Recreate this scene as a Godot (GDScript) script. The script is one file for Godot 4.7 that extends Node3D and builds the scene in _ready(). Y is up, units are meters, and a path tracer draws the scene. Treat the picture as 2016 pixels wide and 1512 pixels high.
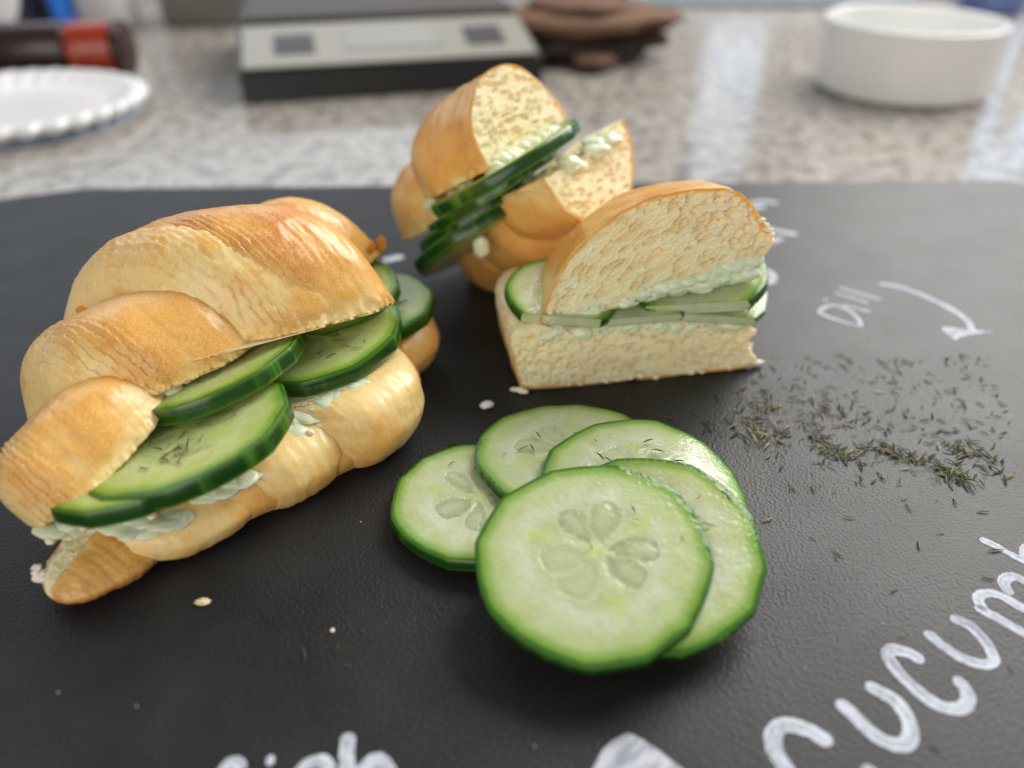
extends Node3D
# A croissant lunch on a slate board: all lengths below are millimetres unless they end up in a node's transform.
const MM := 0.001
var M := {}
var rng := RandomNumberGenerator.new()
var nz := FastNoiseLite.new()      # smooth fractal noise, unit frequency
var cell := FastNoiseLite.new()    # distance to the nearest crumb cell
var cellv := FastNoiseLite.new()   # one value per crumb cell
var wob := FastNoiseLite.new()

func V2(x: float, y: float) -> Vector2: return Vector2(x, y)
func V3(x: float, y: float, z: float) -> Vector3: return Vector3(x, y, z)
func lin(r: float, g: float, b: float) -> Color: return Color(r, g, b)
func n3(x: float, y: float, z: float) -> float: return nz.get_noise_3d(x, y, z)
func sstep(a: float, b: float, x: float) -> float:
	var t := clampf((x - a) / (b - a), 0.0, 1.0)
	return t * t * (3.0 - 2.0 * t)

# ------------------------------------------------------------------ nodes
func thing(called: String, label: String, category: String, at: Vector3 = Vector3.ZERO, group: String = "") -> Node3D:
	var o := Node3D.new()
	o.name = numbered(called, self)
	add_child(o)
	o.position = at * MM
	return tag(o, label, category, group)

func tag(o: Node3D, label: String, category: String = "", group: String = "", kind: String = "") -> Node3D:
	if label: o.set_meta("label", label)
	if category: o.set_meta("category", category)
	if group: o.set_meta("group", group)
	if kind: o.set_meta("kind", kind)
	return o

func numbered(called: String, parent: Node) -> String:
	if not parent.has_node(called): return called
	var i := 1
	while parent.has_node("%s_%03d" % [called, i]): i += 1
	return "%s_%03d" % [called, i]

func place(called: String, mesh: Mesh, mats: Array, parent: Node = null) -> MeshInstance3D:
	var p: Node = parent if parent else self
	var o := MeshInstance3D.new()
	o.name = numbered(called, p)
	o.mesh = mesh
	for i in mats.size():
		if i < mesh.get_surface_count(): mesh.surface_set_material(i, mats[i])
	p.add_child(o, true)
	return o

# ------------------------------------------------------------------ mesh building
class MB:
	var v := PackedVector3Array()
	var c := PackedColorArray()
	var uv := PackedVector2Array()
	var ix := [PackedInt32Array(), PackedInt32Array()]
	func add(p: Vector3, col: Color, t: Vector2) -> void:
		v.append(p); c.append(col); uv.append(t)
	func quad(s: int, a: int, b: int, d: int, e: int) -> void:
		ix[s].append_array(PackedInt32Array([a, b, d, a, d, e]))
	func tri(s: int, a: int, b: int, d: int) -> void:
		ix[s].append_array(PackedInt32Array([a, b, d]))
	# a sheet of nu x nv points added at `first`, closed round v when wrap
	func sheet(first: int, nu: int, nv: int, wrap: bool, s: int = 0) -> void:
		for i in nu - 1:
			for j in (nv if wrap else nv - 1):
				var k := (j + 1) % nv
				quad(s, first + i * nv + j, first + i * nv + k, first + (i + 1) * nv + k, first + (i + 1) * nv + j)
	# closed: turned so that it faces outwards; otherwise towards `face`
	func mesh(closed: bool = true, face: Vector3 = Vector3.UP, smooth: bool = true) -> ArrayMesh:
		var sum := 0.0
		for s in 2:
			var I: PackedInt32Array = ix[s]
			for t in range(0, I.size(), 3):
				var a := v[I[t]]
				var b := v[I[t + 1]]
				var d := v[I[t + 2]]
				sum += a.dot(b.cross(d)) if closed else (b - a).cross(d - a).dot(face)
		if sum > 0.0:
			for s in 2:
				var I: PackedInt32Array = ix[s]
				for t in range(0, I.size(), 3):
					var q := I[t + 1]
					I[t + 1] = I[t + 2]
					I[t + 2] = q
				ix[s] = I
		var out := ArrayMesh.new()
		var n := PackedVector3Array()
		n.resize(v.size())
		for s in 2:
			var I: PackedInt32Array = ix[s]
			for t in range(0, I.size(), 3):
				var a := v[I[t]]
				var f := (v[I[t + 2]] - a).cross(v[I[t + 1]] - a)
				n[I[t]] += f; n[I[t + 1]] += f; n[I[t + 2]] += f
		for i in n.size(): n[i] = n[i].normalized() if n[i].length_squared() > 1e-20 else Vector3.UP
		for s in 2:
			var I: PackedInt32Array = ix[s]
			if I.is_empty(): continue
			var map := {}
			var vv := PackedVector3Array()
			var nn := PackedVector3Array()
			var cc := PackedColorArray()
			var uu := PackedVector2Array()
			var jj := PackedInt32Array()
			jj.resize(I.size())
			if smooth:
				for t in I.size():
					var q := I[t]
					if not map.has(q):
						map[q] = vv.size()
						vv.append(v[q] * 0.001); nn.append(n[q]); cc.append(c[q]); uu.append(uv[q])
					jj[t] = map[q]
			else:
				for t in range(0, I.size(), 3):
					var f := (v[I[t + 2]] - v[I[t]]).cross(v[I[t + 1]] - v[I[t]]).normalized()
					for k in 3:
						var q := I[t + k]
						jj[t + k] = vv.size()
						vv.append(v[q] * 0.001); nn.append(f); cc.append(c[q]); uu.append(uv[q])
			var A := []
			A.resize(Mesh.ARRAY_MAX)
			A[Mesh.ARRAY_VERTEX] = vv
			A[Mesh.ARRAY_NORMAL] = nn
			A[Mesh.ARRAY_COLOR] = cc
			A[Mesh.ARRAY_TEX_UV] = uu
			A[Mesh.ARRAY_INDEX] = jj
			out.add_surface_from_arrays(Mesh.PRIMITIVE_TRIANGLES, A)
		return out

# closed smooth curve through points, resampled evenly; returns [points, share of the length at each]
func smooth_loop(p: Array, n: int) -> PackedVector2Array:
	var fine := PackedVector2Array()
	var m := p.size()
	for i in m:
		var a: Vector2 = p[(i + m - 1) % m]
		var b: Vector2 = p[i]
		var c: Vector2 = p[(i + 1) % m]
		var d: Vector2 = p[(i + 2) % m]
		for k in 16:
			fine.append(b.cubic_interpolate(c, a, d, k / 16.0))
	return even(fine, n, true)

func even(fine: PackedVector2Array, n: int, closed: bool) -> PackedVector2Array:
	var m := fine.size()
	var cum := PackedFloat32Array([0.0])
	for i in (m if closed else m - 1):
		cum.append(cum[i] + fine[i].distance_to(fine[(i + 1) % m]))
	var total := cum[cum.size() - 1]
	var out := PackedVector2Array()
	var j := 0
	for i in n:
		var s := total * i / float(n if closed else n - 1)
		while j < cum.size() - 2 and cum[j + 1] < s: j += 1
		var f := (s - cum[j]) / maxf(cum[j + 1] - cum[j], 1e-6)
		out.append(fine[j].lerp(fine[(j + 1) % m], clampf(f, 0.0, 1.0)))
	return out

# D-shaped section: round over the top from the front lip (+x) to the back (-x), then back along the underside
func dome(rf: float, rb: float, ry: float, e: float = 0.85, hollow: float = 1.5) -> Dictionary:
	var pts := PackedVector2Array()
	for i in 41:
		var f := PI * i / 40.0
		var cx := cos(f)
		pts.append(Vector2((rf if cx > 0 else rb) * signf(cx) * pow(absf(cx), e), ry * pow(absf(sin(f)), e)))
	var top := even(pts, 110, false)
	var out := PackedVector2Array(top)
	for i in range(1, 40):
		var x := lerpf(-rb, rf, i / 40.0)
		var q := (2.0 * i / 40.0 - 1.0)
		out.append(Vector2(x, hollow * (1.0 - q * q)))
	return {"loop": out, "crust": 110}

# section of a roll of the lower half (y downwards): crust from the top front edge out over the bulge, under and up at the back; flat crumb on top
func low_roll(rf: float, rb: float, ry: float) -> Dictionary:
	var p := [V2(rf - 11, -1.4), V2(rf - 6.0, -1.0), V2(rf - 2.4, 1.4), V2(rf - 0.6, ry * 0.32), V2(rf - 0.2, ry * 0.52), V2(rf - 2.5, ry * 0.84), V2(rf - 8, ry), V2(0, ry), V2(-rb + 6, ry * 0.95), V2(-rb, ry * 0.5), V2(-rb + 4, 0)]
	p.append_array([V2(-rb * 0.4, 0.3), V2(rf * 0.2, 0.2)])
	return {"loop": smooth_loop(p, 170), "crust": 120}

# A piece of bread lofted along Z: d has loop/crust (section), o X Y Z (place, axes), len, p0 q0 / p1 q1 (roundness of the two ends; p 0 = cut flat, shows crumb)
func bread(d: Dictionary) -> ArrayMesh:
	var loop: PackedVector2Array = d.loop
	var nv := loop.size()
	var ncr: int = d.crust
	var o: Vector3 = d.o
	var X: Vector3 = d.X
	var Y: Vector3 = d.Y
	var Z: Vector3 = d.Z
	var L: float = d.len
	var core: Vector2 = d.get("core", V2(0, 2))
	var p0: float = d.get("p0", 3.0)
	var p1: float = d.get("p1", 3.0)
	var q0: float = d.get("q0", 2.2)
	var q1: float = d.get("q1", 2.2)
	var shear: float = d.get("shear", 0.0)
	var jag: float = d.get("jag", 1.2)
	var lump: float = d.get("lump", 1.2)
	var ridge: float = d.get("ridge", 0.13)
	var toast: float = d.get("toast", 0.5)
	var bend: Vector2 = d.get("bend", V2(0, 0))
	var drift: Vector2 = d.get("drift", V2(0, 0))
	var pore: float = d.get("pore", 1.0)
	var pang: float = d.get("pang", 0.0)
	var tight: float = d.get("tight", 1.0)
	var sd: float = d.get("seed", 0.0)
	var nu: int = d.get("nu", 90)
	var caps: int = d.get("caps", 70)
	var ymax := 1.0
	var arc := PackedFloat32Array([0.0])
	for j in nv:
		ymax = maxf(ymax, absf(loop[j].y))
		arc.append(arc[j] + loop[j].distance_to(loop[(j + 1) % nv]))
	var mb := MB.new()
	var ca := cos(pang)
	var sa := sin(pang)
	var rows: Array = []   # [along -1..1, shrink, cap depth 0..1]
	if p0 <= 0.0:
		for i in caps: rows.append([-1.0, pow((i + 0.02) / caps, 0.8), 1.0])
	for i in nu + 1:
		var u := 2.0 * i / nu - 1.0
		var a := sin(u * PI / 2)
		var h := 1.0
		if a < 0.0 and p0 > 0.0: h = pow(maxf(1.0 - pow(-a, p0), 0.0), 1.0 / q0)
		if a > 0.0 and p1 > 0.0: h = pow(maxf(1.0 - pow(a, p1), 0.0), 1.0 / q1)
		rows.append([a, maxf(h, 0.004), 0.0])
	if p1 <= 0.0:
		for i in caps: rows.append([1.0, pow(1.0 - (i + 1.0) / caps + 0.02 / caps, 0.8), 2.0])
	var pale := lin(0.92, 0.68, 0.28)
	var gold := lin(0.83, 0.43, 0.078)
	var brown := lin(0.60, 0.215, 0.020)
	var cream := lin(0.96, 0.875, 0.61)
	for i in rows.size():
		var a: float = rows[i][0]
		var h: float = rows[i][1]
		var cap: float = rows[i][2]
		for j in nv:
			var q := loop[j]
			var s := core + (q - core) * h
			s += bend * a * a + drift * (a + 1.0) * 0.5
			var crusty := j < ncr and cap == 0.0
			var fj := float(j) / ncr
			var z := a * L * 0.5
			var w := 1.0
			if cap == 0.0: z += shear * (1.0 - 2.0 * clampf(fj, 0.0, 1.0)) * (1.0 if j < ncr else 0.0) * h
			var P := o + X * s.x + Y * s.y + Z * z
			var out := (X * (q.x - core.x) + Y * (q.y - core.y)).normalized()
			var dx := P.x + sd * 31.0
			var dy := P.y + sd * 17.0
			var dz := P.z - sd * 23.0
			var col := gold
			if crusty:
				var low := n3(dx / 26.0, dy / 26.0, dz / 26.0)
				var lay := n3(a * L * 0.42 + 2.0 * n3(dx / 15, dy / 15, dz / 15) + sd * 9.0, arc[j] * 0.035, sd)
				var fine := n3(dx * 0.9, dy * 0.9, dz * 0.9)
				var mid := n3(dx / 7.0, dy / 7.0, dz / 7.0)
				var edge := minf(sstep(0.0, 0.05, fj), sstep(1.0, 0.95, fj))
				P += out * (lump * low + 0.5 * mid + ridge * lay + 0.09 * fine + 0.10 * n3(dx / 2.2, dy / 2.2, dz / 2.2)) * minf(1.0, h * 2.0) * lerpf(0.3, 1.0, edge)
				var near := maxf(sstep(0.055, 0.0, fj), sstep(0.945, 1.0, fj))
				if near > 0.0:
					var tear := n3(dx * 0.16, dy * 0.16, dz * 0.16) + 0.8 * n3(dx * 0.42, dy * 0.42, dz * 0.42) + 0.35 * n3(dx * 1.1, dy * 1.1, dz * 1.1)
					P += out * (0.5 * near * n3(dx * 0.8, dy * 0.8, dz * 0.8))
					P += X * (jag * tear * near * signf(q.x - core.x))
				# edges of the rolled layers, near the end of the roll that faces the tip
				var lamw: float = sstep(-0.30, -0.62, a) * float(p0 > 0.0) * d.get("lam", 1.0)
				var lam := 0.0
				if lamw > 0.0:
					var vv := a * L * 0.36 + 1.3 * n3(dx / 12.0, dy / 12.0, dz / 12.0) + 0.3 * fine
					lam = vv - floorf(vv)
					P += out * (0.6 * (lam - 0.5) * lamw * minf(1.0, h * 1.5))
				var up := clampf(absf(s.y) / ymax, 0.0, 1.0)
				var t := 0.30 + 0.9 * low + 0.55 * (up - 0.45) + 0.09 * lay + 0.55 * mid + 0.25 * n3(dx / 2.6, dy / 2.6, dz / 2.6) + (toast - 0.5) * 1.6
				var endp: float = maxf(sstep(-0.62, -0.97, a) * float(p0 > 0.0), sstep(0.62, 0.97, a) * float(p1 > 0.0)) * d.get("palend", 0.28)
				t -= endp + 0.35 * near + 0.25 * lamw * sstep(0.6, 1.0, lam) - 0.26 * lamw * exp(-pow((lam - 0.08) / 0.09, 2.0))
				col = pale.lerp(gold, sstep(-0.25, 0.45, t)).lerp(brown, sstep(0.45, 1.35, t))
			else:
				# crumb: pores sunk into it, a fine rough grain between
				var e := V2(q.x - core.x, q.y - core.y) * h + core
				var ux := (ca * e.x + sa * e.y) * 0.60 * tight
				var uy := (-sa * e.x + ca * e.y) * 1.45 * tight
				if cap == 0.0:
					ux = dx * 0.6; uy = dz * 0.6
				ux += 1.6 * n3(e.x * 0.12, e.y * 0.12, sd + 3.0)
				uy += 1.6 * n3(e.x * 0.12, e.y * 0.12, sd + 7.0)
				var cd := cell.get_noise_2d(ux + sd * 13.0, uy) + 1.0
				var cv := cellv.get_noise_2d(ux + sd * 13.0, uy) * 0.5 + 0.5
				var cd2 := cell.get_noise_2d(ux * 2.3 + 40.0, uy * 2.3 + sd * 11.0) + 1.0
				var hole := sstep(0.05, 0.30, cd) * (0.22 + 1.35 * sstep(0.34, 0.70, cv)) + 0.22 * sstep(0.05, 0.35, cd2)
				var grain := n3(dx * 1.1, dy * 1.1, dz * 1.1)
				var swell := n3(dx / 9.0, dy / 9.0, dz / 9.0)
				var rim := sstep(1.0, 0.94, h) if cap > 0.0 else 1.0
				var depth := (-1.1 * hole * pore + 0.08 * grain + 0.45 * swell) * rim
				P += out * (lump * n3(dx / 26.0, dy / 26.0, dz / 26.0) + 0.7 * n3(dx / 8.0, dy / 8.0, dz / 8.0) + 0.5 * n3(dx / 4.0, dy / 4.0, dz / 4.0) * float(j >= ncr)) * h
				depth -= 0.9 * pow(sstep(0.93, 1.0, h), 2.0) * float(cap > 0.0)
				if cap > 0.0: P += Z * (depth if cap == 2.0 else -depth)
				else: P += out * depth * 0.6 * minf(1.0, h * 3.0)
				col = cream.lerp(lin(0.94, 0.82, 0.49), clampf(0.4 + 0.8 * swell, 0.0, 1.0)).lerp(lin(0.92, 0.72, 0.36), clampf(0.38 * hole, 0.0, 0.45))
				if cap > 0.0 and j < ncr: col = gold.lerp(col, sstep(0.99, 0.945 , h))
			if d.has("floor"): P.y = maxf(P.y, d.floor)
			mb.add(P, col, V2(a * L, arc[j]) / 60.0 + V2(sd * 0.37, sd * 0.11))
	for i in rows.size() - 1:
		for j in nv:
			var k := (j + 1) % nv
			var s := 0 if (j < ncr - 1 and rows[i][2] == 0.0 and rows[i + 1][2] == 0.0) else 1
			mb.quad(s, i * nv + j, i * nv + k, (i + 1) * nv + k, (i + 1) * nv + j)
	return mb.mesh()

# ------------------------------------------------------------------ cucumber
var droop := Vector3.ZERO   # x z: which way a slice sags, y: by how much at its rim

func sag(p: Vector3, R: float) -> Vector3:
	var t := maxf(0.0, (p.x * droop.x + p.z * droop.z) / R)
	return p - Vector3(0, droop.y * t * t, 0)

func slice_shape(R: float, th: float, sd: float, cut: float = 1e9) -> Array:
	var nv := 180
	var rad := PackedFloat32Array()
	var off := sd * 1.7
	for j in nv:
		var f := TAU * j / nv
		var sides := 10.0
		var g := (fmod(f + off + 0.13 * sin(2 * f + sd) + 0.08 * sin(3 * f + 2.0 * sd), TAU / sides) / (TAU / sides) - 0.5) * TAU / sides
		var flat := cos(PI / sides) / cos(g) / 0.967
		rad.append(R * (lerpf(1.0, flat, 0.5) + 0.018 * sin(2 * f + sd * 3.1) + 0.012 * sin(3 * f + sd) + 0.004 * n3(3 * cos(f), 3 * sin(f), sd)))
	var fl := MB.new()
	var sk := MB.new()
	var W := lin(1, 1, 1)
	for side in 2:
		var first := fl.v.size()
		var y := th * 0.5 if side == 0 else -th * 0.5
		for i in 26:
			var t := pow(i / 25.0, 0.9)
			for j in nv:
				var f := TAU * j / nv
				var r := rad[j] * t * 0.985
				var yy := y + (0.10 * n3(r * cos(f) * 0.25, r * sin(f) * 0.25, sd + side) - (0.12 * sstep(0.96, 1.0, t))) * (1 if side == 0 else -1)
				fl.add(V3(minf(r * cos(f), cut), yy, r * sin(f)), W, V2(0.5 + 0.5 * t * cos(f), 0.5 + 0.5 * t * sin(f)))
		for i in 25:
			for j in nv:
				var k := (j + 1) % nv
				if side == 0: fl.quad(0, first + i * nv + j, first + i * nv + k, first + (i + 1) * nv + k, first + (i + 1) * nv + j)
				else: fl.quad(0, first + i * nv + j, first + (i + 1) * nv + j, first + (i + 1) * nv + k, first + i * nv + k)
	for i in fl.v.size(): fl.v[i] = sag(fl.v[i], R)
	var cutf := -1
	for i in 9:
		var t := i / 8.0
		var y := lerpf(th * 0.5 - 0.12, -th * 0.5 + 0.12, t)
		for j in nv:
			var f := TAU * j / nv
			var r := rad[j] * (0.985 + 0.015 * pow(sin(PI * t), 0.5))
			var stripe := n3(7.0 * cos(f), 7.0 * sin(f), sd * 2.0) + 0.4 * n3(22.0 * cos(f), 22.0 * sin(f), sd)
			var col := lin(0.011, 0.060, 0.007).lerp(lin(0.080, 0.23, 0.018), sstep(0.1, 0.75, stripe))
			col = col.lerp(lin(0.15, 0.32, 0.04), maxf(sstep(0.22, 0.0, t), sstep(0.78, 1.0, t)) * 0.55)
			sk.add(sag(V3(minf(r * cos(f), cut), y, r * sin(f)), R), col, V2(f, t))
	for i in 8:
		for j in nv:
			var k := (j + 1) % nv
			var a := i * nv + j
			var b := i * nv + k
			if sk.v[a].x >= cut - 1e-4 and sk.v[b].x >= cut - 1e-4:
				if cutf < 0: cutf = fl.v.size()
				var s := fl.v.size()
				for q in [a, b, b + nv, a + nv]:
					var p: Vector3 = sk.v[q]
					fl.add(p, W, V2(0.5 + 0.40 * p.z / R, 0.80 + 0.02 * p.y))
				fl.quad(0, s, s + 1, s + 2, s + 3)
			else:
				sk.quad(0, a, b, b + nv, a + nv)
	return [fl.mesh(), sk.mesh(true)]

# normal n, centre c (mm), spin turns the pattern about n
func cucumber(c: Vector3, n: Vector3, R: float, th: float, spin: float, sd: float, label: String, group: String, cut: float = 1e9, look: int = 0) -> Node3D:
	var o := thing("cucumber_slice", label, "cucumber slice", c, group)
	n = n.normalized()
	var x := (Vector3.RIGHT - n * n.x).normalized()
	o.basis = Basis(x, n, x.cross(n)) * Basis(Vector3.UP, spin)
	var ms := slice_shape(R, th, sd, cut)
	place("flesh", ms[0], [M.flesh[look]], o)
	place("skin", ms[1], [M.skin], o)
	return o

func flesh_images(sd: int) -> Array:
	var n := 400
	var im := Image.create(n, n, false, Image.FORMAT_RGBA8)
	var hm := Image.create(n, n, false, Image.FORMAT_RGBA8)
	var rg := RandomNumberGenerator.new()
	rg.seed = 50 + sd
	var pk: Array = []
	for l in 3:
		var base := TAU * l / 3.0 + rg.randf_range(-0.12, 0.12)
		for s in [-0.44, 0.44]:
			pk.append([base + s + rg.randf_range(-0.13, 0.13), 0.05 + rg.randf() * 0.03, 0.46 + rg.randf() * 0.12, rg.randf(), 0.145 + rg.randf() * 0.045])
	var lob: Array = []
	for l in 3: lob.append(TAU * l / 3.0)
	for yy in n:
		for xx in n:
			var px := (xx + 0.5) / n * 2 - 1
			var py := (yy + 0.5) / n * 2 - 1
			var r := sqrt(px * px + py * py)
			px = px * 0.93 - 0.02 + 0.02 * n3(px * 4.0, py * 4.0, sd + 31.0)
			py = py * 1.04 + 0.02 + 0.02 * n3(px * 4.0, py * 4.0, sd + 37.0)
			var f := atan2(py, px)
			var mot := n3(px * 7, py * 7, sd * 5.0)
			var mot2 := n3(px * 28, py * 28, sd * 5.0 + 2.0)
			var rays := n3(f * 9.0, r * 2.5, sd + 11.0)
			var col := lin(0.66, 0.67, 0.50).lerp(lin(0.58, 0.61, 0.39), clampf(0.5 + 1.1 * mot + 0.3 * rays, 0, 1))
			var inner := sstep(0.56, 0.44, r + 0.05 * mot + 0.03 * cos(3.0 * (f - lob[0])))
			col = col.lerp(lin(0.50, 0.58, 0.28), inner * 0.75)
			col = col.lerp(lin(0.75, 0.78, 0.58), clampf(mot2 * 0.9, 0.0, 1.0) * 0.5)
			col = col.lerp(lin(0.40, 0.53, 0.15), sstep(0.52, 0.95, r + 0.07 * mot) * 0.72)
			var hh := 0.6 + 0.10 * mot + 0.10 * mot2
			# bundles between the lobes
			for l in 3:
				var bf: float = lob[l] + PI / 3.0
				var q := V2(px - 0.53 * cos(bf), py - 0.53 * sin(bf))
				col = col.lerp(lin(0.52, 0.60, 0.10), 0.75 * exp(-q.length_squared() / 0.008) * clampf(0.75 + 1.2 * mot2, 0, 1))
			# jelly of the three chambers, then the seeds
			for l in 3:
				var da := absf(wrapf(f - lob[l], -PI, PI))
				var fill := sstep(0.98, 0.80, da + 0.10 * mot) * sstep(0.60, 0.50, r + 0.04 * mot) * sstep(0.05, 0.14, r)
				col = col.lerp(lin(0.46, 0.52, 0.30), fill * clampf(0.45 + 0.5 * mot, 0.1, 0.8))
				hh -= 0.10 * fill
			if r < 0.68:
				for p in pk:
					var ax: float = cos(p[0])
					var ay: float = sin(p[0])
					var al := px * ax + py * ay
					var ac := -px * ay + py * ax
					var t: float = (al - p[1]) / (p[2] - p[1])
					if t > -0.1 and t < 1.12:
						var wd: float = p[4] * pow(clampf(t, 0.0, 1.0), 0.95) * pow(clampf(1.02 - t, 0.0, 1.0), 0.45) * 2.1
						var dd := (absf(ac + 0.03 * mot2 + 0.02 * mot) - wd)
						if t < 0.0 or t > 1.0: dd = maxf(dd, 0.012)
						col = col.lerp(lin(0.72, 0.76, 0.46), 0.5 * exp(-dd * dd / 0.00035) * clampf(0.75 + 1.3 * mot2, 0.0, 1.0))
						var gel := sstep(0.016, -0.045, dd + 0.010 * rays)
						if gel > 0.0:
							var seedc := exp(-pow((ac - 0.02 * sin(p[0] * 9.0)) / (wd * 0.42 + 0.01), 2.0)) * sstep(0.2, 0.55, t) * sstep(1.0, 0.85, t)
							var gc := lin(0.25, 0.305, 0.165).lerp(lin(0.47, 0.53, 0.31), sstep(0.1, 0.7, p[3]))
							gc = gc.lerp(lin(0.56, 0.62, 0.38), seedc * 0.75)
							col = col.lerp(gc, gel * clampf(0.56 + 0.5 * mot2, 0.2, 0.8))
							hh -= gel * (0.16 - 0.24 * seedc)
				var yl := exp(-r * r / 0.004)
				col = col.lerp(lin(0.58, 0.64, 0.20), 0.7 * yl)
			# skin edge
			var wr := r + 0.010 * mot + 0.008 * n3(f * 6.0, 0.0, sd)
			col = col.lerp(lin(0.20, 0.37, 0.05), sstep(0.84, 0.955, wr) * 0.95)
			col = col.lerp(lin(0.05, 0.16, 0.016), sstep(0.945, 0.985, wr))
			im.set_pixel(xx, yy, col.linear_to_srgb())
			hm.set_pixel(xx, yy, Color(hh, hh, hh))
	return [ImageTexture.create_from_image(im), ImageTexture.create_from_image(hm)]

# ------------------------------------------------------------------ materials
func noise_tex(size: int, freq: float, oct: int, ramp: Array, type := FastNoiseLite.TYPE_SIMPLEX_SMOOTH, normal := 0.0, sd := 1, warp := 0.0) -> NoiseTexture2D:
	var f := FastNoiseLite.new()
	f.noise_type = type
	f.frequency = freq
	f.fractal_octaves = oct
	f.seed = sd
	if warp > 0.0:
		f.domain_warp_enabled = true
		f.domain_warp_amplitude = warp
		f.domain_warp_frequency = freq
	var t := NoiseTexture2D.new()
	t.width = size
	t.height = size
	t.seamless = true
	t.noise = f
	if normal > 0.0:
		t.as_normal_map = true
		t.bump_strength = normal
	elif ramp.size():
		var g := Gradient.new()
		var offs := PackedFloat32Array()
		var cols := PackedColorArray()
		for r in ramp:
			offs.append(r[0]); cols.append(r[1])
		g.offsets = offs
		g.colors = cols
		t.color_ramp = g
	return t

func std(color: Color, rough: float, spec: float = 0.5) -> StandardMaterial3D:
	var m := StandardMaterial3D.new()
	m.albedo_color = color.linear_to_srgb()
	m.roughness = rough
	m.metallic_specular = spec
	return m

func tri_planar(m: StandardMaterial3D, scale: float) -> StandardMaterial3D:
	m.uv1_triplanar = true
	m.uv1_world_triplanar = true
	m.uv1_scale = Vector3.ONE * scale
	return m

func grey(x: float, a: float = 1.0) -> Color: return Color(x, x, x, a)

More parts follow.
